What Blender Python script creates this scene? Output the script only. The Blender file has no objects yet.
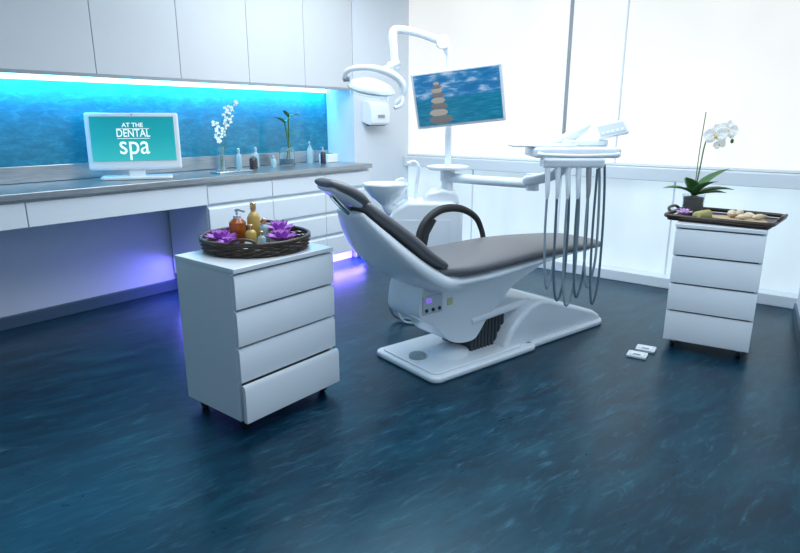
import bpy, math, random
from mathutils import Vector, Matrix
random.seed(7)
scene = bpy.context.scene
try:
    scene.view_settings.view_transform = 'Standard'
except Exception: pass
R = math.radians

# ---------------------------------------------------------------- materials
def mat(name, col, rough=0.5, metal=0.0, emis=None, es=0.0, trans=0.0, coat=0.0, spec=None, ior=None, alpha=1.0):
    m = bpy.data.materials.new(name); m.use_nodes = True
    b = m.node_tree.nodes['Principled BSDF']
    b.inputs['Base Color'].default_value = (*col, 1)
    b.inputs['Roughness'].default_value = rough
    b.inputs['Metallic'].default_value = metal
    b.inputs['Transmission Weight'].default_value = trans
    b.inputs['Coat Weight'].default_value = coat
    if spec is not None: b.inputs['Specular IOR Level'].default_value = spec
    if ior: b.inputs['IOR'].default_value = ior
    if alpha < 1: b.inputs['Alpha'].default_value = alpha
    if emis:
        b.inputs['Emission Color'].default_value = (*emis, 1)
        b.inputs['Emission Strength'].default_value = es
    return m
def nodes(m): return m.node_tree.nodes, m.node_tree.links, m.node_tree.nodes['Principled BSDF']
def ramp(ns, stops):
    r = ns.new('ShaderNodeValToRGB')
    el = r.color_ramp.elements
    el[0].position, el[0].color = stops[0][0], (*stops[0][1], 1)
    el[1].position, el[1].color = stops[-1][0], (*stops[-1][1], 1)
    for p, c in stops[1:-1]:
        e = el.new(p); e.color = (*c, 1)
    return r
def coords(ns, ls, kind='Object', scale=(1,1,1), rot=(0,0,0)):
    tc = ns.new('ShaderNodeTexCoord'); mp = ns.new('ShaderNodeMapping'); mr = ns.new('ShaderNodeMapping')
    mr.inputs['Rotation'].default_value = rot
    mp.inputs['Scale'].default_value = scale
    ls.new(tc.outputs[kind], mr.inputs['Vector']); ls.new(mr.outputs['Vector'], mp.inputs['Vector']); return mp.outputs['Vector']

def noise(ns, ls, vec, scale, detail=4, rough=.5, dist=0):
    n = ns.new('ShaderNodeTexNoise'); n.inputs['Scale'].default_value = scale
    n.inputs['Detail'].default_value = detail; n.inputs['Roughness'].default_value = rough
    n.inputs['Distortion'].default_value = dist
    ls.new(vec, n.inputs['Vector']); return n

M_wall = mat('wall_paint', (.70,.75,.81), .6)
M_white = mat('white_lacquer', (.82,.86,.91), .25, coat=.3)
M_gloss = mat('gloss_cabinet', (.60,.62,.65), .14, coat=.6)
M_chairw = mat('chair_white_plastic', (.84,.89,.94), .25, coat=.4)
M_grey = mat('grey_plastic', (.30,.33,.36), .4)
M_panel = mat('side_panel_grey', (.55,.60,.66), .4)
M_bellow = mat('bellows_rubber', (.05,.06,.07), .5)
M_dark = mat('dark_plastic', (.02,.022,.026), .4)
M_gap = mat('shadow_gap', (.10,.11,.12), .6)
M_chrome = mat('chrome', (.75,.78,.8), .15, 1.0)
M_hose = mat('hose_grey', (.10,.16,.20), .4)
M_hose2 = mat('hose_light', (.26,.34,.39), .4)
M_rubber = mat('rubber', (.015,.015,.017), .6)
M_glass = mat('clear_glass', (.85,.93,.95), .03, trans=.95, ior=1.3)
M_base = mat('baseboard_vinyl', (.06,.11,.16), .4)
M_ceil = mat('ceiling_paint', (.7,.7,.7), .8)
M_frame = mat('window_frame_metal', (.30,.34,.38), .4)
M_rail = mat('window_rail', (.75,.80,.84), .4)

# upholstery
M_uph = mat('grey_upholstery', (.145,.145,.158), .42)
ns, ls, b = nodes(M_uph)
n = noise(ns, ls, coords(ns, ls), 160, 3); bp = ns.new('ShaderNodeBump'); bp.inputs['Strength'].default_value=.12
bp.inputs['Distance'].default_value=.002
ls.new(n.outputs['Fac'], bp.inputs['Height']); ls.new(bp.outputs['Normal'], b.inputs['Normal'])

# steel counter
M_steel = mat('brushed_steel', (.45,.44,.44), .28, .85)
ns, ls, b = nodes(M_steel)
n = noise(ns, ls, coords(ns, ls, scale=(60,1.5,60)), 6, 3)
r = ramp(ns, [(.3,(.34,.34,.35)),(.7,(.55,.54,.53))]); ls.new(n.outputs['Fac'], r.inputs[0]); ls.new(r.outputs[0], b.inputs['Base Color'])

# floor vinyl
M_floor = mat('blue_vinyl_floor', (.01,.05,.08), .35)
ns, ls, b = nodes(M_floor)
v = coords(ns, ls, scale=(5.0,1.6,1), rot=(0,0,R(12)))
n1 = noise(ns, ls, v, 1.5, 10, .66, .9)
v2 = coords(ns, ls, scale=(14,3.0,1), rot=(0,0,R(12)))
n2 = noise(ns, ls, v2, 1.7, 10, .70, 1.0)
r1 = ramp(ns, [(.32,(.0006,.012,.027)),(.5,(.0015,.026,.050)),(.64,(.004,.044,.074)),(.8,(.012,.078,.112))])
ls.new(n1.outputs['Fac'], r1.inputs[0])
r2 = ramp(ns, [(.53,(0,0,0)),(.62,(.010,.030,.042)),(.72,(.04,.085,.105)),(.85,(.12,.18,.20))]); ls.new(n2.outputs['Fac'], r2.inputs[0])
mx = ns.new('ShaderNodeMix'); mx.data_type='RGBA'; mx.blend_type='ADD'; mx.inputs[0].default_value=1.0
ls.new(r1.outputs[0], mx.inputs[6]); ls.new(r2.outputs[0], mx.inputs[7]); ls.new(mx.outputs[2], b.inputs['Base Color'])
rr = ns.new('ShaderNodeMapRange'); rr.inputs[3].default_value=.20; rr.inputs[4].default_value=.42
ls.new(n2.outputs['Fac'], rr.inputs[0]); ls.new(rr.outputs[0], b.inputs['Roughness'])
b.inputs['Specular Tint'].default_value = (.30,.75,1.0,1)
b.inputs['Specular IOR Level'].default_value = .42
bp = ns.new('ShaderNodeBump'); bp.inputs['Strength'].default_value=.22; bp.inputs['Distance'].default_value=.003
ls.new(n2.outputs['Fac'], bp.inputs['Height']); ls.new(bp.outputs['Normal'], b.inputs['Normal'])

# backsplash water
M_water = mat('sea_backsplash', (.0,.2,.3), .12)
ns, ls, b = nodes(M_water)
v = coords(ns, ls, scale=(1,1.5,4))
n1 = noise(ns, ls, v, 6.5, 10, .72, .6)
r1 = ramp(ns, [(.30,(.012,.13,.19)),(.5,(.018,.18,.25)),(.64,(.035,.24,.31)),(.80,(.11,.35,.40))])
ls.new(n1.outputs['Fac'], r1.inputs[0]); ls.new(r1.outputs[0], b.inputs['Base Color'])

# blinds (backlit fabric)
def blind(name, col, s, lo=.92, hi=1.08):
    m = mat(name, (.30,.30,.30), .9, emis=col, es=s)
    ns, ls, b = nodes(m)
    n = noise(ns, ls, coords(ns, ls, scale=(1.0,1,.55)), 1.3, 3, .5)
    mr = ns.new('ShaderNodeMapRange'); mr.inputs[1].default_value=.3; mr.inputs[2].default_value=.7
    mr.inputs[3].default_value = s*lo; mr.inputs[4].default_value = s*hi
    ls.new(n.outputs['Fac'], mr.inputs[0]); ls.new(mr.outputs[0], b.inputs['Emission Strength'])
    return m
M_blind = blind('backlit_roller_blind', (.99,1.0,.97), .76, .88, 1.10)
M_blind2 = blind('backlit_lower_blind', (.68,.88,1.0), .80, .78, 1.1)

# ---------------------------------------------------------------- mesh helpers
def empty(name, loc=(0,0,0), rz=0):
    e = bpy.data.objects.new(name, None); e.empty_display_size=.1
    e.location = loc; e.rotation_euler=(0,0,rz); scene.collection.objects.link(e); return e
def mesh_obj(name, verts, faces, m, parent=None, smooth=True, angle=35, bevel=0, seg=2):
    me = bpy.data.meshes.new(name); me.from_pydata([tuple(v) for v in verts], [], faces); me.validate(); me.update()
    import bmesh
    bm = bmesh.new(); bm.from_mesh(me); bmesh.ops.recalc_face_normals(bm, faces=bm.faces); bm.to_mesh(me); bm.free()
    o = bpy.data.objects.new(name, me); scene.collection.objects.link(o)
    if m: me.materials.append(m)
    if smooth:
        for p in me.polygons: p.use_smooth = True
        try: me.set_sharp_from_angle(angle=R(angle))
        except Exception: pass
    if parent: o.parent = parent
    if bevel:
        md = o.modifiers.new('bevel','BEVEL'); md.width=bevel; md.segments=seg; md.limit_method='ANGLE'; md.angle_limit=R(35)
    return o
def box(name, x0,x1,y0,y1,z0,z1, m, parent=None, bevel=0, seg=2, rot=None):
    c = Vector(((x0+x1)/2,(y0+y1)/2,(z0+z1)/2)); hx,hy,hz=(x1-x0)/2,(y1-y0)/2,(z1-z0)/2
    vs=[(sx*hx,sy*hy,sz*hz) for sx in(-1,1) for sy in(-1,1) for sz in(-1,1)]
    fs=[(0,1,3,2),(4,6,7,5),(0,4,5,1),(2,3,7,6),(0,2,6,4),(1,5,7,3)]
    o = mesh_obj(name, vs, fs, m, parent, smooth=False, bevel=bevel, seg=seg)
    o.location = c
    if rot: o.rotation_euler = rot
    return o
def prism(name, prof, y0, y1, m, parent=None, bevel=0.0, seg=3, axis='y'):
    n=len(prof); vs=[]
    for yy in (y0,y1):
        for (p,q) in prof: vs.append((p,yy,q) if axis=='y' else ((yy,p,q) if axis=='x' else (p,q,yy)))
    fs=[tuple(range(n)), tuple(range(2*n-1,n-1,-1))]+[(i,(i+1)%n,n+(i+1)%n,n+i) for i in range(n)]
    return mesh_obj(name, vs, fs, m, parent, bevel=bevel, seg=seg, angle=30)
def cr(pts, k=8, cyc=False):
    P=[Vector(p) for p in pts]; n=len(P); out=[]
    rng = range(n) if cyc else range(n-1)
    for i in rng:
        if cyc: p0,p1,p2,p3 = P[(i-1)%n],P[i],P[(i+1)%n],P[(i+2)%n]
        else: p0,p1,p2,p3 = P[max(i-1,0)],P[i],P[i+1],P[min(i+2,n-1)]
        for j in range(k):
            t=j/k
            out.append(.5*((2*p1)+(-p0+p2)*t+(2*p0-5*p1+4*p2-p3)*t*t+(-p0+3*p1-3*p2+p3)*t**3))
    if not cyc: out.append(P[-1])
    return out
def rrect(x0,x1,y0,y1,r,k=6):
    out=[]
    for cx,cy,a in ((x1-r,y1-r,0),(x0+r,y1-r,90),(x0+r,y0+r,180),(x1-r,y0+r,270)):
        for i in range(k+1):
            t=R(a+90*i/k); out.append((cx+r*math.cos(t),cy+r*math.sin(t)))
    return out
def slab(name, outline, z0,z1,m,parent=None,bevel=0.005,seg=3):
    return prism(name, outline, z0, z1, m, parent, bevel, seg, axis='z')
def tube(name, pts, r, m, parent=None, k=8, n=12, smooth=True, cyc=False):
    if smooth: P = cr(pts,k,cyc)
    else: P=[Vector(p) for p in pts]; k=1
    N=len(P)
    def rad(i):
        if not isinstance(r,(list,tuple)): return r
        f=i/k; a=int(f); bb=min(a+1,len(r)-1); a=min(a,len(r)-1); return r[a]*(1-(f-int(f)))+r[bb]*(f-int(f))
    vs=[];fs=[]; up=None
    for i in range(N):
        if cyc: t=(P[(i+1)%N]-P[i-1]).normalized()
        else: t=(P[min(i+1,N-1)]-P[max(i-1,0)]).normalized()
        if up is None:
            up = Vector((0,0,1)) if abs(t.z)<.9 else Vector((1,0,0))
        up = (up - t*up.dot(t)).normalized(); s=t.cross(up)
        for j in range(n):
            a=2*math.pi*j/n; vs.append(P[i]+ (up*math.cos(a)+s*math.sin(a))*rad(i))
    rng = range(N) if cyc else range(N-1)
    for i in rng:
        for j in range(n):
            i2=(i+1)%N
            fs.append((i*n+j,i*n+(j+1)%n,i2*n+(j+1)%n,i2*n+j))
    if not cyc: fs += [tuple(range(n)), tuple(range((N-1)*n,N*n))]
    return mesh_obj(name, vs, fs, m, parent, angle=50)
def lathe(name, prof, loc, m, parent=None, n=28, scale=(1,1,1), rot=None):
    vs=[];fs=[]
    for (r,z) in prof:
        for j in range(n):
            a=2*math.pi*j/n; vs.append((r*math.cos(a)*scale[0],r*math.sin(a)*scale[1],z*scale[2]))
    K=len(prof)
    for i in range(K-1):
        for j in range(n): fs.append((i*n+j,i*n+(j+1)%n,(i+1)*n+(j+1)%n,(i+1)*n+j))
    fs += [tuple(range(n)), tuple(range((K-1)*n,K*n))]
    o=mesh_obj(name, vs, fs, m, parent, angle=40); o.location=loc
    if rot: o.rotation_euler=rot
    return o
def ball(name, loc, s, m, parent=None, rot=None, n=20):
    prof=[(max(math.sin(math.pi*i/12),.001),-math.cos(math.pi*i/12)) for i in range(13)]
    return lathe(name, prof, loc, m, parent, n, s, rot)
def loft(name, st, m, parent=None, p=3.2, n=36, k=5, cap=.6):
    S=[Vector((a,b,c)) for a,b,c,_,_ in st]; W=[(s[3],s[4],0) for s in st]
    P=cr(S,k); Q=cr(W,k); N=len(P)
    def T(i): return (P[min(i+1,N-1)]-P[max(i-1,0)]).normalized()
    h0=Q[0][1]*cap*1.6; h1=Q[-1][1]*cap*1.6
    seq=[]
    for f in (0.02,.35,.7,.9): seq.append((P[0]-T(0)*h0*math.sqrt(max(0,1-f*f)),T(0),Q[0],f))
    for i in range(N): seq.append((P[i],T(i),Q[i],1))
    for f in (.9,.7,.35,.02): seq.append((P[-1]+T(N-1)*h1*math.sqrt(max(0,1-f*f)),T(N-1),Q[-1],f))
    vs=[];fs=[]
    for c,t,q,f in seq:
        nrm=Vector((-t.z,0,t.x)).normalized()
        w=q[0]-Q[0][1]*(1-f)*1.2; h=q[1]*f
        for j in range(n):
            a=2*math.pi*j/n; ca,sa=math.cos(a),math.sin(a)
            y=math.copysign(abs(ca)**(2/p),ca)*max(w,.005); z=math.copysign(abs(sa)**(2/p),sa)*h
            vs.append(c+Vector((0,y,0))+nrm*z)
    K=len(seq)
    for i in range(K-1):
        for j in range(n): fs.append((i*n+j,i*n+(j+1)%n,(i+1)*n+(j+1)%n,(i+1)*n+j))
    fs += [tuple(range(n)), tuple(range((K-1)*n,K*n))]
    return mesh_obj(name, vs, fs, m, parent, angle=60)
def area(name, loc, rot, sx, sy, col, pw, spread=None):
    l=bpy.data.lights.new(name,'AREA'); l.shape='RECTANGLE'; l.size=sx; l.size_y=sy; l.color=col; l.energy=pw
    if spread: l.spread=spread
    o=bpy.data.objects.new(name,l); o.location=loc; o.rotation_euler=rot; scene.collection.objects.link(o); return o

# ---------------------------------------------------------------- camera / world
cam=bpy.data.cameras.new('camera'); co=bpy.data.objects.new('camera',cam); scene.collection.objects.link(co)
cam.sensor_width=36; cam.lens=27; co.location=(0,0,1.35); co.rotation_euler=(R(75.25),0,R(38.6)); scene.camera=co
cam.clip_start=.05
w=bpy.data.worlds.new('world'); scene.world=w; w.use_nodes=True
w.node_tree.nodes['Background'].inputs[0].default_value=(.50,.78,1,1); w.node_tree.nodes['Background'].inputs[1].default_value=.36

# ---------------------------------------------------------------- room
WY=5.2
box('floor',-4.7,1.3,-1.2,5.6,-.1,0,M_floor)
box('ceiling',-4.7,1.3,-1.2,5.6,2.75,2.85,M_ceil)
box('wall_left',-4.55,-4.39,-1.2,5.4,0,2.75,M_wall)
box('wall_corner',-4.385,-4.02,4.335,5.4,0,2.75,M_wall)
prism('wall_right',[(-.335,5.4),(-.335,4.9),(.42,-.1),(.42,-1.2),(.6,-1.2),(.6,5.4)],0,2.75,M_wall,axis='z')
prism('baseboard_right',[(-.350,4.90),(-.335,4.9),(.42,-.1),(.405,-.1)],0,.09,M_base,axis='z')
box('baseboard_left',-4.39,-4.36,-1.2,4.33,0,.085,M_base,bevel=.004)
box('baseboard_corner',-4.02,-3.995,4.34,5.05,0,.085,M_base,bevel=.004)
box('wall_back',-4.55,.6,5.4,5.5,0,2.75,M_wall)
box('window_sill',-4.02,-.335,5.06,WY+.2,0,.088,M_rail,bevel=.006)
box('trim_3',-4.02,-.335,5.10,WY+.2,.862,.965,M_rail,bevel=.006)
def win(name,x0,x1,z0,z1,m):
    e=empty(name)
    box('roller_blind',x0,x1,WY-.02,WY-.015,z0,z1,m,e)
    box('bottom_bar',x0,x1,WY-.028,WY-.006,z0,z0+.02,M_rail,e,bevel=.003)
    box('blind_cassette',x0,x1,WY-.06,WY+.02,z1,z1+.06,M_rail,e,bevel=.01)
    box('glass_pane',x0,x1,WY+.06,WY+.065,z0,z1,M_glass,e)
win('window_1',-4.02,-2.29,.97,2.68,M_blind)
win('window_2',-2.26,-1.81,.97,2.68,M_blind)
win('window_3',-1.795,-.336,.97,2.68,M_blind)
e=empty('window_4')
box('lower_blind',-4.02,-.336,WY-.02,WY-.015,.09,.86,M_blind2,e)
for i,x in enumerate((-3.2,-2.27,-1.3)):
    box('mullion_%d'%i,x-.006,x+.006,WY-.03,WY-.02,.09,.86,M_rail,e)
box('trim_1',-2.289,-2.261,WY-.035,WY+.02,.965,2.75,M_frame,bevel=.004)
box('trim_2',-1.809,-1.796,WY-.03,WY+.02,.965,2.75,M_rail,bevel=.004)

# ---------------------------------------------------------------- cabinets
up=empty('upper_cabinet')
box('carcass',-4.385,-4.045,.14,4.33,1.625,2.745,M_white,up)
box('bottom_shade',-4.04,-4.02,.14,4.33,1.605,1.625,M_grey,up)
ys=[.14,.74,1.34,1.94,2.54,3.14,3.73,4.33]
for i in range(7):
    box('door_panel_%d'%i,-4.042,-4.02,ys[i]+.002,ys[i+1]-.002,1.625,2.745,M_gloss,up,bevel=.002)
bs=empty('backsplash')
box('sea_panel',-4.387,-4.377,.14,4.33,1.05,1.62,M_water,bs)
box('steel_upstand',-4.387,-4.368,.14,4.33,.945,1.05,M_steel,bs,bevel=.003)
ct=empty('countertop')
box('steel_top',-4.387,-3.79,.0,4.33,.90,.94,M_steel,ct,bevel=.003)
bc=empty('base_drawer_cabinet')
box('knee_drawer_body',-4.36,-3.84,.14,2.54,.745,.899,M_white,bc)
for i,(a,c) in enumerate(((.14,1.34),(1.34,2.54))):
    box('knee_drawer_front_%d'%i,-3.84,-3.815,a+.003,c-.003,.74,.885,M_white,bc,bevel=.003)
box('drawer_body',-4.36,-3.84,2.54,4.33,.14,.899,M_white,bc)
zs=[(.745,.885),(.545,.725),(.345,.525),(.145,.325)]
for i,(a,c) in enumerate(((2.54,3.14),(3.14,3.73),(3.73,4.33))):
    for j,(z0,z1) in enumerate(zs):
        prism('drawer_front_%d_%d'%(i,j),[(-3.84,z0),(-3.815,z0),(-3.815,z1-.02),(-3.84,z1)],a+.003,c-.003,M_white,bc,bevel=.002)
box('kick_plinth',-4.35,-4.05,2.66,4.30,0,.14,M_white,bc)
M_led=mat('cyan_led',(.1,.5,.6),.5,emis=(.25,.80,1.0),es=11)
M_led2=mat('violet_led',(.3,.1,.6),.5,emis=(.28,.18,1.0),es=6)
l=empty('led_strip_light')
box('led_bar',-4.372,-4.350,.16,4.31,1.592,1.622,M_led,l)
area('niche_led',(-4.30,2.25,1.60),(R(0),R(28),0),.03,4.1,(.06,.50,1.0),30,R(130))
l=empty('led_strip_light')
box('led_bar_violet',-3.95,-3.935,2.56,4.3,.128,.139,M_led2,l)
area('plinth_led',(-3.90,3.44,.125),(0,0,0),.04,1.75,(.22,.15,1.0),32)
area('plinth_led_side',(-4.05,2.50,.30),(R(-20),0,0),.45,.04,(.18,.15,1.0),4)

# paper towel dispenser
d=empty('wall_mounted_paper_towel_dispenser',(-4.02,4.585,1.285))
prism('housing',[(0,.03),(.10,0),(.125,.02),(.13,.12),(.11,.2),(.07,.23),(0,.23)],-.14,.14,M_white,d,bevel=.01)
box('viewing_slot',.1285,.132,-.05,.05,.07,.10,M_grey,d)
box('paper_slot',.02,.10,-.09,.09,-.004,.01,M_dark,d)

# ---------------------------------------------------------------- all-in-one computer
pc=empty('desktop_computer',(-4.10,2.18,.942),R(58))
pc.scale=(1.05,1.05,1.07)
M_bezel=mat('computer_bezel',(.75,.78,.82),.3)
M_scr=mat('computer_screen',(.0,.2,.22),.2)
ns,ls,b=nodes(M_scr)
tc=ns.new('ShaderNodeTexCoord'); sp=ns.new('ShaderNodeSeparateXYZ'); ls.new(tc.outputs['Generated'],sp.inputs[0])
r1=ramp(ns,[(0,(.05,.42,.42)),(.55,(.015,.27,.31)),(1,(.01,.20,.25))]); ls.new(sp.outputs['Z'],r1.inputs[0])
ls.new(r1.outputs[0],b.inputs['Emission Color']); b.inputs['Emission Strength'].default_value=.85
M_txt=mat('screen_text',(.6,.6,.6),.5,emis=(.75,.9,.9),es=.7)
foot=slab('foot',rrect(-.22,.22,-.09,.09,.03),0,.018,M_bezel,pc)
prism('stand_neck',[(-.02,.015),(.03,.015),(.04,.12),(.015,.12)],-.05,.05,M_bezel,pc,bevel=.004,axis='x')
body=empty('screen_body'); body.parent=pc; body.location=(0,0,.25); body.rotation_euler=(R(-8),0,0)
box('casing',-.285,.285,0,.035,-.19,.17,M_bezel,body,bevel=.012,seg=3)
box('screen',-.255,.255,-.004,.002,-.135,.145,M_scr,body)
box('camera_dot',-.004,.004,-.002,.001,.153,.159,M_dark,body)
def text(name,s,size,loc,parent,m,sx=1):
    c=bpy.data.curves.new(name,'FONT'); c.body=s; c.size=size; c.align_x='CENTER'; c.align_y='CENTER'; c.extrude=.0005; c.offset=.0006
    o=bpy.data.objects.new(name,c); scene.collection.objects.link(o); c.materials.append(m)
    o.parent=parent; o.location=loc; o.rotation_euler=(R(90),0,0); o.scale=(sx,1,1); return o
text('logo_line_1','AT THE',.038,(0,-.0055,.090),body,M_txt)
text('logo_line_2','DENTAL',.070,(0,-.0055,.038),body,M_txt,.78)
text('logo_line_3','spa',.17,(0,-.0055,-.040),body,M_txt,.85)
box('logo_rule_1',-.10,.10,-.0056,-.0046,.0665,.0695,M_txt,body)
box('logo_rule_2',-.10,.10,-.0056,-.0046,.005,.008,M_txt,body)

# ---------------------------------------------------------------- flowers helpers
def petal_mesh(name, petals, m, parent=None):
    vs=[];fs=[]
    for base,dr,upv,L,Wd,cup in petals:
        dr=dr.normalized(); sd=dr.cross(upv).normalized(); u2=sd.cross(dr).normalized()
        o=len(vs); rows=6
        for i in range(rows+1):
            t=i/rows; wd=Wd*(math.sin(math.pi*min(t*.92+.08,1))**.7)*(1 if t<.97 else .15)
            c=base+dr*L*t+u2*cup*L*(t*t)
            for j,q in enumerate((-1,-.5,0,.5,1)):
                vs.append(c+sd*wd*q*.5+u2*abs(q)*abs(q)*wd*.18)
        for i in range(rows):
            for j in range(4): a=o+i*5+j; fs.append((a,a+1,a+6,a+5))
    o=mesh_obj(name,vs,fs,m,parent,angle=180)
    s=o.modifiers.new('th','SOLIDIFY'); s.thickness=.0012
    return o
M_purple=mat('purple_petal',(.42,.12,.58),.45); M_lilac=mat('lilac_petal',(.78,.50,.88),.45)
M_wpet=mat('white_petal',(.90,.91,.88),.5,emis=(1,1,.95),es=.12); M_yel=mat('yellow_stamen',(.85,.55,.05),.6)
M_green=mat('leaf_green',(.05,.15,.04),.4); M_stem=mat('stem_green',(.07,.16,.04),.5)
def lotus(name,loc,r,parent=None,m=None):
    e=empty(name,loc); e.parent=parent
    for k,(cnt,el,L,mm) in enumerate(((9,12,1,m or M_purple),(8,38,.85,m or M_purple),(6,62,.65,M_lilac))):
        ps=[]
        for i in range(cnt):
            a=2*math.pi*(i+.5*k)/cnt
            dr=Vector((math.cos(a)*math.cos(R(el)),math.sin(a)*math.cos(R(el)),math.sin(R(el))))
            ps.append((Vector((0,0,.012)),dr,Vector((0,0,1)),r*L,r*.5,.25))
        petal_mesh('petal_ring_%d'%k,ps,mm,e)
    ball('stamen',(0,0,.02+r*.15),(r*.16,)*3,M_yel,e)
    return e
def orchid_bloom(loc,r,face,parent,m=M_wpet,tilt=0):
    f=Vector(face).normalized(); upv=Vector((0,0,1)); s=upv.cross(f).normalized(); u=f.cross(s)
    ps=[]
    for ang,L,W in ((90,1,.72),(215,1,.7),(325,1,.7),(8,1.05,1.2),(172,1.05,1.2)):
        a=R(ang+tilt); ps.append((Vector(loc),s*math.cos(a)+u*math.sin(a),f,r*L,r*W,.08))
    petal_mesh('bloom',ps,m,parent)
    ball('bloom_lip',Vector(loc)+f*r*.15-u*r*.12,(r*.14,)*3,M_yel,parent,n=10)

# ---------------------------------------------------------------- counter decorations
Zc=.942
v=empty('flower_vase',(-4.2,2.95,Zc))
lathe('glass_vase',[(.03,0),(.035,.01),(.03,.08),(.022,.15),(.028,.19),(.025,.19),(.019,.15),(.026,.08),(.028,.012)],(0,0,0),M_glass,v)
for k,(dx,dy,h) in enumerate(((.03,.08,.50),(.0,-.04,.38),(.05,.15,.54))):
    pts=[(0,0,.02),(dx*.2,dy*.2,.18),(dx*.6,dy*.5,h*.7),(dx,dy,h)]
    tube('twig_%d'%k,pts,.0022,M_stem,v,n=6)
    P=cr(pts,8)
    for i in range(12,len(P),1):
        q=P[i]; orchid_bloom(q+Vector((random.uniform(-.02,.02),random.uniform(-.02,.02),0)),.015,(.7,-.6,.2),v,tilt=random.uniform(-30,30))
v=empty('potted_bamboo',(-4.2,3.64,Zc))
lathe('glass_jar',[(.065,0),(.07,.01),(.07,.14),(.06,.16),(.056,.16),(.065,.14),(.065,.012)],(0,0,0),M_glass,v)
lathe('pebble_fill',[(.058,.012),(.063,.015),(.063,.06),(.01,.065)],(0,0,0),mat('blue_pebbles',(.02,.08,.14),.4),v)
tube('stalk_1',[(0,0,.04),(.01,.01,.2),(-.01,.0,.38)],.007,M_green,v)
tube('stalk_2',[(.015,.02,.04),(.0,.03,.2),(.02,.02,.44)],.006,M_green,v)
petal_mesh('leaves',[(Vector((-.01,0,.37)),Vector((.2,-1,.7)),Vector((0,0,1)),.15,.045,-.3),(Vector((-.01,0,.37)),Vector((0,1,1)),Vector((0,0,1)),.13,.045,-.3),
   (Vector((.02,.02,.42)),Vector((0,1,.5)),Vector((0,0,1)),.12,.045,-.3),(Vector((.02,.02,.42)),Vector((.5,-1,.9)),Vector((0,0,1)),.12,.045,-.2),(Vector((.0,.02,.25)),Vector((.2,1,.9)),Vector((0,0,1)),.11,.035,-.2)],M_green,v)
M_bott=mat('frosted_bottle',(.55,.75,.8),.15,trans=.5); M_cap=mat('bottle_cap',(.7,.72,.75),.25,.6); M_dk=mat('dark_bottle',(.05,.04,.05),.2)
def bottle(name,loc,r,h,m,cap=M_cap,parent=None):
    e=empty(name,loc); e.parent=parent
    lathe('glass_body',[(r*.9,0),(r,.005),(r,h*.6),(r*.75,h*.7),(r*.35,h*.76),(r*.33,h*.82)],(0,0,0),m,e,20)
    lathe('cap',[(r*.42,h*.80),(r*.45,h*.82),(r*.45,h*.98),(r*.3,h)],(0,0,0),cap,e,16); return e
def pump(name,loc,r,h,m,parent=None,rz=0):
    e=empty(name,loc,rz); e.parent=parent
    lathe('bottle_body',[(r*.9,0),(r,.005),(r,h*.62),(r*.6,h*.72),(r*.4,h*.75)],(0,0,0),m,e,20)
    lathe('collar',[(r*.45,h*.74),(r*.45,h*.82),(r*.15,h*.83),(r*.15,h*.95)],(0,0,0),M_cap,e,14)
    tube('nozzle',[(-.008,0,h*.97),(.01,0,h),(r*1.2,0,h*.96)],r*.16,M_cap,e,n=8); return e
sd=empty('serving_dish',(-4.03,2.92,Zc))
slab('plate',rrect(-.07,.07,-.17,.17,.03),0,.012,M_chrome,sd)
bottle('perfume_bottle',(-4.2,3.12,Zc),.026,.17,M_bott)
bottle('perfume_bottle',(-4.14,3.22,Zc),.034,.13,M_dk)
bottle('perfume_bottle',(-4.22,3.31,Zc),.028,.17,M_bott)
bottle('perfume_bottle',(-4.12,3.42,Zc),.026,.10,M_bott)
pump('soap_dispenser',(-4.2,3.92,Zc),.030,.20,M_bott,rz=R(-60))
pump('soap_dispenser',(-4.12,4.01,Zc),.026,.15,M_dk,rz=R(-60))
cu=empty('tissue_box',(-4.22,4.18,Zc)); box('carton',-.06,.06,-.07,.07,0,.08,M_white,cu,bevel=.006); box('tissue_slot',-.02,.02,-.045,.045,.08,.083,M_gap,cu)

# ---------------------------------------------------------------- drawer pedestals
def pedestal(name,loc,rz,wd,dp,h,openlast=0.0):
    e=empty(name,loc,rz)
    x0,x1,y0,y1=-wd/2,wd/2,-dp/2,dp/2
    zb=.06
    box('side_left',x0,x0+.018,y0+.022,y1,zb,h-.022,M_white,e,bevel=.002)
    box('side_right',x1-.018,x1,y0+.022,y1,zb,h-.022,M_white,e,bevel=.002)
    box('back_panel',x0+.018,x1-.018,y1-.015,y1,zb,h-.022,M_white,e)
    box('bottom_panel',x0+.018,x1-.018,y0+.022,y1-.015,zb,zb+.018,M_white,e)
    box('top_panel',x0-.002,x1+.002,y0-.002,y1+.002,h-.022,h,M_white,e,bevel=.003)
    box('inner_shade',x0+.02,x1-.02,y0+.03,y0+.036,zb+.02,h-.03,M_gap,e)
    H=h-.022-zb; hh=[.235,.245,.245,.275]; z=h-.026
    for i,f in enumerate(hh):
        dz=H*f; zt=z; zl=z-dz+.006; z-=dz
        yo=y0 - (openlast if i==3 else 0)
        prism('drawer_front_%d'%(i+1),[(yo+.022,zl),(yo,zl),(yo,zt-.020),(yo+.009,zt-.004),(yo+.022,zt-.004)],x0+.001,x1-.001,M_white,e,bevel=.0015,axis='x')
        if i==3 and openlast:
            box('open_drawer_box',x0+.03,x1-.03,yo+.022,y1-.05,zl+.02,zt-.05,M_grey,e)
    for i,(cx,cy) in enumerate(((x0+.05,y0+.06),(x1-.05,y0+.06),(x0+.05,y1-.06),(x1-.05,y1-.06))):
        box('caster_fork_%d'%i,cx-.014,cx+.014,cy-.02,cy+.02,.035,zb,M_grey,e,bevel=.003)
        lathe('caster_wheel_%d'%i,[(.020,-.012),(.026,-.010),(.026,.010),(.020,.012)],(cx,cy,.026),M_rubber,e,18,rot=(0,R(90),0))
    return e
pedestal('drawer_pedestal',(-2.228,1.718,0),R(90),.575,.43,.755,.022)
pedestal('drawer_pedestal',(-.695,3.935,0),R(7),.455,.48,.765)

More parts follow.
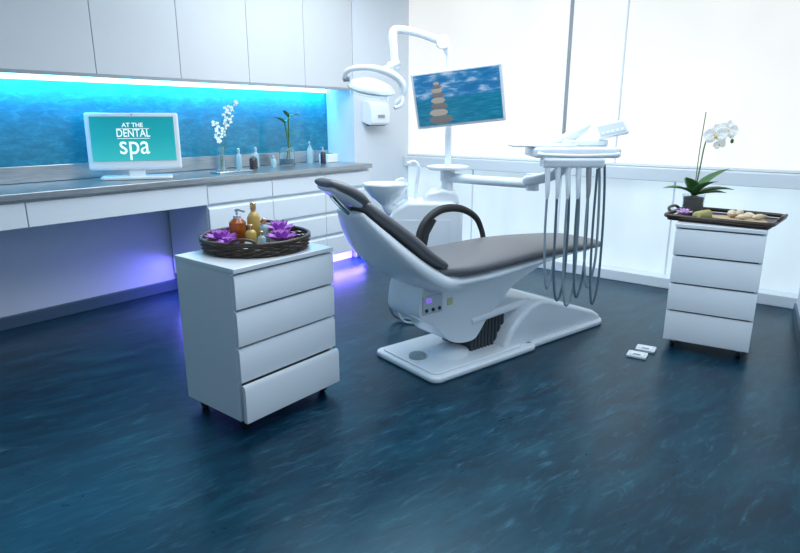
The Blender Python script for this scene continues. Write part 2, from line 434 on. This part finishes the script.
# ---------------------------------------------------------------- wicker tray with spa items
M_wick=mat('dark_wicker',(.050,.030,.020),.4)
T=Vector((-2.285,1.765,.756))
wt=empty('wicker_tray',T)
lathe('tray_base',[(.001,0),(.235,0),(.24,.006),(.24,.012),(.001,.012)],(0,0,0),M_wick,wt,48)
for k in range(6):
    pts=[]; NN=72
    for i in range(NN):
        a=2*math.pi*i/NN; rr_=.238+.002*k+.006*(1 if (i//2+k)%2 else -1); pts.append((rr_*math.cos(a),rr_*math.sin(a),.008+.0085*k))
    tube('weave_%d'%k,pts,.0044,M_wick,wt,k=2,n=6,cyc=True)
pts=[(.250*math.cos(2*math.pi*i/48),.250*math.sin(2*math.pi*i/48),.060) for i in range(48)]
tube('rim',pts,.009,M_wick,wt,k=1,n=8,cyc=True)
for s in(-1,1):
    a0=R(-51.4) if s>0 else R(128.6)
    pts=[(.25*math.cos(a0+q),.25*math.sin(a0+q),z) for q,z in ((-.25,.055),(-.18,.077),(0,.085),(.18,.077),(.25,.055))]
    tube('grip_%d'%(s+1),pts,.007,M_wick,wt,n=8)
def TP(r_,f_,z=.012): return (T.x+.7815*r_-.624*f_, T.y+.624*r_+.7815*f_, T.z+z)
M_amber=mat('amber_glass',(.60,.16,.03),.08,trans=.45); M_yelg=mat('honey_glass',(.80,.55,.15),.08,trans=.4)
M_gold=mat('gold_cap',(.8,.55,.25),.25,.9)
pump('pump_bottle',TP(-.10,.06),.040,.16,M_amber,rz=R(10))
bottle('oil_bottle',TP(-.03,.10),.032,.19,M_yelg,M_gold)
bottle('oil_bottle',TP(.03,.05),.024,.12,M_bott,M_gold)
bottle('oil_bottle',TP(-.02,-.01),.026,.10,M_yelg,M_gold)
bottle('perfume_bottle',TP(.05,-.10),.020,.085,M_bott,M_gold)
lotus('lotus_flower',TP(-.155,-.04,.02),.085)
lotus('lotus_flower',TP(.095,.09,.04),.085)
lotus('lotus_flower',TP(.13,-.03,.02),.085)
lotus('lotus_flower',TP(-.09,-.13,.02),.065)
M_stone=mat('pale_stone',(.62,.64,.62),.5); M_candle=mat('candle_wax',(.8,.75,.6),.5,emis=(1,.8,.5),es=.15)
st=empty('spa_stones',TP(.0,-.13))
for i,(x,y,z,a) in enumerate(((-.04,0,.012,.032),(.03,.02,.012,.034),(.0,.0,.032,.026),(.07,.0,.012,.03),(.0,-.04,.012,.03))):
    ball('stone_%d'%i,(x,y,z),(a,a*.75,.013),M_stone,st)
cd=empty('tealight_candle',TP(.19,.05)); lathe('cup',[(.02,0),(.022,.002),(.022,.018),(.019,.018),(.018,.014)],(0,0,0),M_candle,cd,18)

# ---------------------------------------------------------------- wooden tray + orchid on right pedestal
M_wood=mat('dark_wood',(.028,.016,.010),.35)
ns,ls,b=nodes(M_wood)
n=noise(ns,ls,coords(ns,ls,scale=(3,40,40)),3,4); r1=ramp(ns,[(.3,(.012,.007,.005)),(.7,(.05,.028,.018))]); ls.new(n.outputs['Fac'],r1.inputs[0]); ls.new(r1.outputs[0],b.inputs['Base Color'])
ZT=.766
tr=empty('serving_tray',(-.70,3.97,ZT),R(-2))
L,Wd=.27,.21
slab('tray_floor',rrect(-L,L,-Wd,Wd,.03),0,.012,M_wood,tr,bevel=.003)
pts=[(x,y,.026) for x,y in rrect(-L-.01,L+.01,-Wd-.01,Wd+.01,.05,5)]
tube('tray_rim',pts,.013,M_wood,tr,k=1,n=8,cyc=True)
for s in(-1,1):
    tube('tray_handle_%d'%(s+1),[(s*(L+.01),-.09,.03),(s*(L+.03),-.07,.05),(s*(L+.035),0,.056),(s*(L+.03),.07,.05),(s*(L+.01),.09,.03)],.009,M_wood,tr,n=8)
M_bam=mat('bamboo_mat',(.60,.46,.30),.6)
bm_=empty('bamboo_mat',(-.63,3.93,ZT+.012),R(20))
for i in range(16):
    tube('slat_%d'%i,[(-.14,-.09+i*.012,.006),(.14,-.09+i*.012,.006)],.0055,M_bam,bm_,n=6,smooth=False)
sh=empty('seashells',(-.60,3.95,ZT+.024),R(10))
for i,(x,y,s) in enumerate(((-.06,0,.045),(.03,.02,.035),(.0,-.06,.032),(.08,-.03,.035),(-.02,.07,.04))):
    lathe('shell_%d'%i,[(.001,-1),(.35,-.7),(.55,-.2),(.5,.2),(.35,.5),(.25,.7),(.12,.9),(.001,1.05)],(x,y,s*.5),mat('shell_%d'%i,(.75,.60,.42),.4),sh,16,(s,s*.9,s*1.3),rot=(R(85),0,R(40*i)))
tw=empty('rolled_towel',(-.79,3.82,ZT+.012),R(75))
lathe('towel_roll',[(.001,-.07),(.02,-.072),(.026,-.065),(.027,0),(.026,.065),(.02,.072),(.001,.07)],(0,0,.028),mat('olive_towel',(.45,.40,.15),.9),tw,20,rot=(0,R(90),0))
lotus('lotus_flower',(-.90,3.86,ZT+.012),.055,None,M_lilac)
op=empty('potted_orchid',(-.90,4.05,ZT+.012))
lathe('glass_pot',[(.052,0),(.057,.005),(.066,.12),(.062,.12),(.053,.01)],(0,0,0),M_glass,op)
lathe('bark_fill',[(.046,.008),(.052,.01),(.060,.10),(.01,.11)],(0,0,0),mat('bark',(.05,.035,.025),.8),op)
Z=Vector((0,0,1)); base=Vector((0,0,.11))
Rv=Vector((.7815,.624,0)); Fv=Vector((-.624,.7815,0))
petal_mesh('leaves',[(base,Rv*.7+Z*1.3,Z,.24,.10,-.40),(base,-Rv+Z*.9,Z,.18,.10,-.55),(base,Rv*.9-Fv*.4+Z*.6,Z,.21,.10,-.35),(base,-Rv*.5-Fv*.4+Z*1.1,Z,.17,.09,-.3),(base,Rv-Fv*.3+Z*.35,Z,.18,.09,-.2),(base,Rv*.2-Fv*.5+Z*.9,Z,.17,.10,-.5)],M_green,op)
sp_=[base,base+Rv*.015+Z*.16,base+Rv*.03+Z*.32,base+Rv*.07+Z*.41,base+Rv*.13+Z*.42,base+Rv*.18+Z*.36]
tube('flower_spike',sp_,.004,M_stem,op,n=8)
tube('support_stick',[base,base+Z*.25,base+Z*.50+Rv*.01],.0028,M_stem,op,n=6)
for q,rr_,tl in ((base+Rv*.075+Z*.365-Fv*.02,.066,5),(base+Rv*.14+Z*.395-Fv*.02,.060,-12),(base+Rv*.11+Z*.31-Fv*.01,.035,20)):
    orchid_bloom(q,rr_,(.35,-.9,.05),op,tilt=tl)
for q in (base+Rv*.19+Z*.33,base+Rv*.18+Z*.36): ball('bud',q,(.010,.010,.014),M_stem,op,n=10)

# ---------------------------------------------------------------- floor sockets
for (x,y) in ((-.955,3.575),(-.965,3.445)):
    f=empty('floor_socket',(x,y,0),R(8))
    slab('cover_plate',rrect(-.055,.055,-.045,.045,.01),0,.014,M_rail,f,bevel=.003)
    slab('lid',rrect(-.042,.042,-.032,.032,.008),.014,.018,M_white,f,bevel=.001)
    box('lid_handle',-.02,.02,-.028,-.020,.018,.02,M_gap,f)

# ---------------------------------------------------------------- DENTAL CHAIR
ch=empty('dental_chair',(-1.92,2.46,0),math.atan2(.973,.231))
loft('seat_cushion',[(.06,0,.590,.24,.036),(.25,0,.575,.265,.04),(.5,0,.578,.265,.04),(.8,0,.585,.255,.038),(1.1,0,.575,.24,.034),(1.35,0,.558,.225,.032),(1.48,0,.548,.205,.030)],M_uph,ch,p=3.2)
loft('back_cushion',[(-.315,0,.945,.13,.025),(-.24,0,.875,.19,.032),(-.14,0,.785,.24,.036),(-.04,0,.695,.26,.038),(.06,0,.63,.25,.036)],M_uph,ch,p=3)
loft('headrest',[(-.485,0,1.060,.085,.022),(-.43,0,1.035,.12,.03),(-.36,0,.995,.125,.032),(-.31,0,.96,.105,.026)],M_uph,ch,p=2.6)
loft('back_shell',[(-.345,0,.90,.12,.02),(-.275,0,.81,.19,.035),(-.18,0,.705,.245,.05),(-.07,0,.61,.265,.06),(.06,0,.53,.26,.065),(.16,0,.51,.25,.055)],M_chairw,ch,p=3)
tube('headrest_bar',[(-.45,0,1.0),(-.38,0,.93),(-.28,0,.86)],.018,M_chrome,ch)
loft('headrest_shell',[(-.48,0,1.035,.075,.015),(-.41,0,.995,.10,.018),(-.34,0,.95,.09,.015)],M_chairw,ch,p=2.6)
loft('seat_shell',[(.10,0,.515,.25,.035),(.4,0,.515,.26,.035),(.8,0,.53,.24,.028),(1.15,0,.53,.2,.018),(1.40,0,.52,.17,.012)],M_chairw,ch,p=3)
prof=[(.0,.50),(-.03,.37),(.0,.31),(.07,.275),(.13,.22),(.19,.16),(.28,.125),(.38,.122),(.43,.16),(.48,.22),(.58,.30),(.72,.40),(.95,.48),(1.0,.52),(.4,.54),(.06,.54)]
prism('seat_carriage',[tuple(q[:2]) for q in cr([(a,c,0) for a,c in prof],5,True)],-.145,.13,M_chairw,ch,bevel=.02,seg=4)
box('side_panel',-.01,.13,-.152,-.140,.345,.45,M_panel,ch,bevel=.006)
box('control_display',.01,.05,-.155,-.150,.41,.435,mat('blue_display',(.05,.1,.3),.2,emis=(.35,.2,1),es=.6),ch)
box('warning_label',.17,.205,-.149,-.144,.37,.41,mat('label_yellow',(.6,.6,.35),.5),ch)
for i in range(3):
    lathe('socket_%d'%i,[(.001,0),(.010,0),(.010,.006),(.001,.008)],(.015+.045*i,-.151,.37),M_dark,ch,14,rot=(R(90),0,0))
for s in(-1,1):
    tube('lift_arm_%d'%(s+1),[(.36,s*.135,.235),(.86,s*.135,.262)],.022,M_chairw,ch,smooth=False)
for i in range(10):
    x=.39+.028*i
    slab('bellow_%d'%i,rrect(x-.011,x+.011,-.13,.13,.01,3),.04,.205+.003*i,M_bellow,ch,bevel=.004,seg=1)
slab('base_plate',rrect(-.03,.80,-.28,.27,.05),0,.035,M_chairw,ch,bevel=.012)
slab('base_plate_rim',rrect(.0,.70,-.245,.235,.04),.035,.045,M_chairw,ch,bevel=.006)
prof=[(.565,.0),(.575,.06),(.62,.14),(.69,.205),(.78,.265),(.88,.285),(.97,.27),(1.12,.215),(1.3,.155),(1.44,.105),(1.52,.06),(1.53,.0)]
prism('base_cover',prof,-.22,.22,M_chairw,ch,bevel=.025,seg=4)
slab('base_tail',rrect(.7,1.56,-.25,.25,.10),0,.035,M_chairw,ch,bevel=.012)
lathe('foot_switch',[(.05,0),(.05,.012),(.042,.02),(.001,.022)],(.0825,.0,.045),M_hose2,ch,28)
lathe('base_dome',[(.11,0),(.105,.015),(.07,.028),(.001,.032)],(.27,-.06,.045),M_chairw,ch,36,(1.1,1,1))
tube('armrest_loop',[(.36,.30,.53),(.36,.33,.64),(.42,.335,.74),(.54,.335,.80),(.70,.335,.795),(.84,.335,.73),(.90,.33,.64),(.90,.30,.55)],[.02,.022,.024,.026,.024,.02,.018,.018],M_rubber,ch,n=12)
prism('armrest_web',[(.37,.58),(.40,.70),(.46,.76),(.50,.74),(.44,.66),(.42,.58)],.322,.345,M_dark,ch,bevel=.004)

# ---------------------------------------------------------------- cuspidor unit
def AB(a,b,z): return Vector((.7815*a-.6239*b, .6239*a+.7815*b, z))
cz=empty('cuspidor_unit',AB(.17,4.2,0),R(38.6))
prism('unit_body',[(-.28,.30),(-.25,.27),(.20,.27),(.26,.34),(.26,.74),(.20,.80),(-.12,.80),(-.22,.74),(-.29,.60)],-.14,.14,M_chairw,cz,bevel=.03,seg=4)
prism('unit_shoulder',[(-.02,.78),(.24,.78),(.22,.86),(.12,.885),(.02,.86)],-.10,.10,M_chairw,cz,bevel=.02)
box('unit_door_seam',-.22,.18,-.1425,-.139,.36,.68,M_white,cz,bevel=.002)
lathe('spittoon_bowl',[(.03,-.10),(.06,-.07),(.10,-.04),(.145,.01),(.160,.045),(.155,.055),(.145,.045),(.12,.01),(.07,-.02),(.02,-.03)],(-.27,-.03,.865),mat('bowl_porcelain',(.78,.84,.88),.15,coat=.5),cz,40,(1,.85,1))
tube('bowl_neck',[(-.26,-.03,.80),(-.24,-.02,.74),(-.14,0,.70)],[.035,.045,.06],M_chairw,cz)
tube('cup_filler',[(-.06,.02,.80),(-.05,.02,.93),(-.04,.02,1.02),(-.07,.02,1.06),(-.12,.0,1.05)],.012,M_chairw,cz)
tube('bowl_rinser',[(-.12,.03,.80),(-.125,.03,.90),(-.15,.0,.945),(-.20,-.02,.93)],.010,M_chairw,cz)
tube('suction_hose_1',[(-.14,-.13,.42),(-.21,-.22,.30),(-.245,-.24,.16),(-.21,-.26,.04),(-.10,-.28,.014),(.0,-.26,.03),(.08,-.16,.2)],.012,M_hose,cz)
tube('suction_hose_2',[(-.11,-.13,.40),(-.17,-.25,.28),(-.20,-.28,.14),(-.15,-.33,.02),(-.04,-.34,.012),(.05,-.28,.05),(.12,-.14,.2)],.010,M_hose2,cz)
tube('unit_link_arm',[(.1,0,.30),(.1,-.2,.17),(.15,-.45,.12)],.05,M_chairw,cz)
box('unit_foot',.02,.22,-.12,.12,0,.28,M_chairw,cz,bevel=.03)
px_=.16
tube('post',[(px_,0,.80),(px_,0,1.70)],.022,M_chairw,cz,smooth=False,n=20)
tube('post_collar',[(px_,0,.84),(px_,0,.97)],.04,M_chairw,cz,smooth=False,n=20)
lathe('round_shelf',[(.03,-.015),(.13,-.01),(.145,0),(.145,.012),(.13,.016),(.03,.012)],(px_,0,1.02),M_chairw,cz,36)
tube('swivel_hub',[(px_,0,.93),(px_,0,1.0)],.05,M_chairw,cz,smooth=False,n=20)

# delivery unit
du=empty('dental_delivery_unit',AB(.89,3.42,0),R(38.6))
hub=Vector((px_+.17-.89,4.2-3.42,.955))
tube('support_arm',[hub,hub+Vector((.20,-.20,.0)),Vector((-.09,.22,.97))],[.033,.030,.030],M_chairw,du,smooth=False)
tube('elbow_joint',[(-.09,.22,.93),(-.09,.22,1.03)],.04,M_chairw,du,smooth=False)
loft('spring_arm',[(-.13,.20,.99,.03,.03),(.0,.12,1.03,.035,.03),(.10,.06,1.12,.035,.03)],M_chairw,du,p=3)
slab('tray_table',rrect(-.17,.30,-.17,.16,.05),1.145,1.20,M_chairw,du,bevel=.014)
slab('instrument_tray',rrect(-.28,.07,-.12,.10,.04),1.201,1.213,M_chairw,du,bevel=.004)
slab('tray_mat',rrect(-.26,.05,-.10,.08,.03),1.2135,1.2155,M_rail,du,bevel=.0005,seg=1)
slab('rear_console',rrect(.02,.28,.0,.14,.04),1.201,1.235,M_chairw,du,bevel=.01)
tube('front_handle',[(-.15,-.17,1.17),(-.13,-.215,1.165),(.05,-.225,1.16),(.24,-.215,1.165),(.27,-.17,1.17)],.010,M_chairw,du)
loft('tray_lever',[(-.04,.05,1.215,.012,.012),(.06,.05,1.25,.028,.028),(.13,.05,1.285,.025,.024),(.17,.05,1.31,.01,.01)],M_chairw,du,p=2.2)
tube('panel_stalk',[(.22,.04,1.21),(.25,.04,1.26),(.28,.04,1.29)],.012,M_chairw,du)
pn=empty('panel_pivot'); pn.parent=du; pn.location=(.285,.01,1.295); pn.rotation_euler=(R(-38),R(-12),0)
box('control_panel',-.085,.085,0,.02,-.045,.045,M_chairw,pn,bevel=.008,seg=3)
box('control_panel_face',-.073,.073,-.003,.001,-.034,.032,M_panel,pn,bevel=.001)
for i in range(5): box('panel_key_%d'%i,-.062+.027*i,-.046+.027*i,-.005,-.002,-.024,-.010,M_rail,pn)
box('instrument_holder',-.13,.20,-.19,-.10,1.095,1.145,M_chairw,du,bevel=.012)
for i in range(5):
    x=-.10+.055*i
    tube('handpiece_%d'%i,[(x,-.165,1.14),(x,-.175,1.07),(x+.004,-.18,.98),(x+.004,-.178,.93)],[.012,.015,.013,.008],M_chairw if i<4 else M_grey,du,n=12)
hs=[(-.10,.43,.05),(-.045,.36,.06),(.01,.33,.06),(.065,.38,.055),(.12,.44,.06),(.16,.34,.05)]
for i,(x,zb,dx) in enumerate(hs):
    xs=x+.004
    tube('instrument_hose_%d'%i,[(xs,-.178,.95 if i<5 else 1.09),(xs+.0,-.18,.75),(xs+.008,-.19,zb+.12),(xs+dx*.55,-.19,zb),(xs+dx*1.15,-.17,zb+.12),(xs+dx*1.3,-.15,.75),(xs+dx*1.25,-.13,.98),(xs+dx*1.1,-.12,1.11)],.0070,M_hose if i%2 else M_hose2,du,n=10)

# monitor on post
M_scr2=mat('sea_screen',(.02,.1,.2),.2)
ns,ls,b=nodes(M_scr2)
tc=ns.new('ShaderNodeTexCoord'); sp=ns.new('ShaderNodeSeparateXYZ'); ls.new(tc.outputs['Generated'],sp.inputs[0])
mp=ns.new('ShaderNodeMapping'); mp.inputs['Scale'].default_value=(3,1,6); mp.inputs['Location'].default_value=(.6,0,.35); ls.new(tc.outputs['Generated'],mp.inputs['Vector'])
nz=noise(ns,ls,mp.outputs['Vector'],1.4,6,.6)
sky=ramp(ns,[(.42,(.008,.09,.24)),(.52,(.03,.17,.36)),(.66,(.45,.55,.63))]); ls.new(nz.outputs['Fac'],sky.inputs[0])
mp2=ns.new('ShaderNodeMapping'); mp2.inputs['Scale'].default_value=(4,1,26); ls.new(tc.outputs['Generated'],mp2.inputs['Vector'])
nz2=noise(ns,ls,mp2.outputs['Vector'],1.5,5,.6)
sea=ramp(ns,[(.35,(.0,.06,.12)),(.55,(.0,.15,.21)),(.75,(.05,.30,.34))]); ls.new(nz2.outputs['Fac'],sea.inputs[0])
gt=ns.new('ShaderNodeMath'); gt.operation='GREATER_THAN'; gt.inputs[1].default_value=.52; ls.new(sp.outputs['Z'],gt.inputs[0])
mx=ns.new('ShaderNodeMix'); mx.data_type='RGBA'; ls.new(gt.outputs[0],mx.inputs[0]); ls.new(sea.outputs[0],mx.inputs[6]); ls.new(sky.outputs[0],mx.inputs[7])
ls.new(mx.outputs[2],b.inputs['Emission Color']); b.inputs['Emission Strength'].default_value=.9
mon=empty('patient_monitor',AB(.371,4.0,1.48),R(38.6-15))
mb=empty('display_body'); mb.parent=mon; mb.rotation_euler=(R(13),R(-6),0)
box('casing',-.290,.290,0,.035,-.178,.178,M_bezel,mb,bevel=.010,seg=3)
box('screen',-.274,.274,-.004,.002,-.158,.164,M_scr2,mb)
M_peb=mat('screen_pebble',(.1,.1,.1),.8,emis=(.12,.12,.12),es=.8); M_peb2=mat('screen_pebble_light',(.1,.1,.1),.8,emis=(.36,.34,.31),es=.8)
for i,(x,z,a,c) in enumerate(((-.125,-.125,.080,.03),(-.135,-.080,.060,.024),(-.125,-.040,.054,.022),(-.13,-.003,.046,.02),(-.125,.030,.042,.017),(-.13,.058,.036,.014),(-.128,.082,.030,.012),(-.13,.103,.02,.01))):
    ball('picture_pebble_%d'%i,(x,-.005,z),(a,.0015,c),M_peb if i%2==0 else M_peb2,mb,n=24)
tube('mount_arm',[(-.0,.03,0),(-.02,.10,-.01),(-.075,.19,-.02)],.022,M_chairw,mon)

# operating light
ol=empty('dental_operating_light',AB(.33,4.2,0),R(38.6))
tube('upper_post',[(0,0,1.69),(-.005,0,1.76),(-.05,0,1.84)],.024,M_chairw,ol)
tube('horizontal_arm',[(-.05,0,1.835),(-.20,-.05,1.88),(-.34,-.09,1.90),(-.375,-.10,1.87),(-.37,-.11,1.78),(-.36,-.12,1.68)],[.026,.024,.026,.028,.026,.024],M_chairw,ol)
tube('arm_knuckle',[(-.05,-.04,1.835),(-.05,.04,1.835)],.042,M_chairw,ol,smooth=False,n=20)
tube('head_knuckle',[(-.405,-.12,1.67),(-.34,-.12,1.68)],.030,M_chairw,ol,smooth=False,n=20)
hd=empty('lamp_head'); hd.parent=ol; hd.location=(-.49,-.2,1.565); hd.rotation_euler=(R(22),R(10),R(0))
M_refl=mat('lamp_reflector',(.75,.72,.62),.12,.7)
lathe('head_shell',[(.001,.05),(.07,.045),(.13,.02),(.155,-.01),(.15,-.022),(.14,-.02),(.125,0),(.07,.02),(.001,.025)],(-.02,0,-.025),M_chairw,hd,40,(1,.62,.9))
lathe('reflector',[(.001,.02),(.07,.014),(.12,-.006),(.135,-.018),(.13,-.02),(.001,.0)],(-.02,0,-.03),M_refl,hd,40,(1,.62,1))
tube('lamp_yoke',[(-.20,0,-.01),(-.17,.0,.055),(-.05,0,.09),(.09,0,.08),(.17,0,.03),(.185,-.02,-.04),(.15,-.04,-.09)],[.012,.018,.022,.026,.024,.018,.014],M_chairw,hd)
tube('grip_handle',[(.185,-.02,-.03),(.19,-.06,-.08),(.15,-.09,-.10)],.012,M_chairw,hd)
tube('yoke_pivot',[(-.16,0,.0),(-.20,0,-.01)],.016,M_grey,hd,smooth=False)
tube('yoke_stem',[(.03,0,.085),(.13,.05,.14)],.02,M_chairw,hd,smooth=False)
box('glass_shield',-.14,.10,-.095,-.09,-.06,-.01,M_glass,hd,bevel=.002)

# ---------------------------------------------------------------- lights
area('overhead_fill_light',(-1.5,1.7,2.72),(0,0,0),2.0,1.4,(.80,.92,1),36)  # added overhead fill to brighten the room; no fixture modelled
area('overhead_fill_light_2',(-2.4,3.3,2.72),(0,0,0),2.4,1.6,(.82,.93,1),78)  # second added fill, stronger and deeper in the room
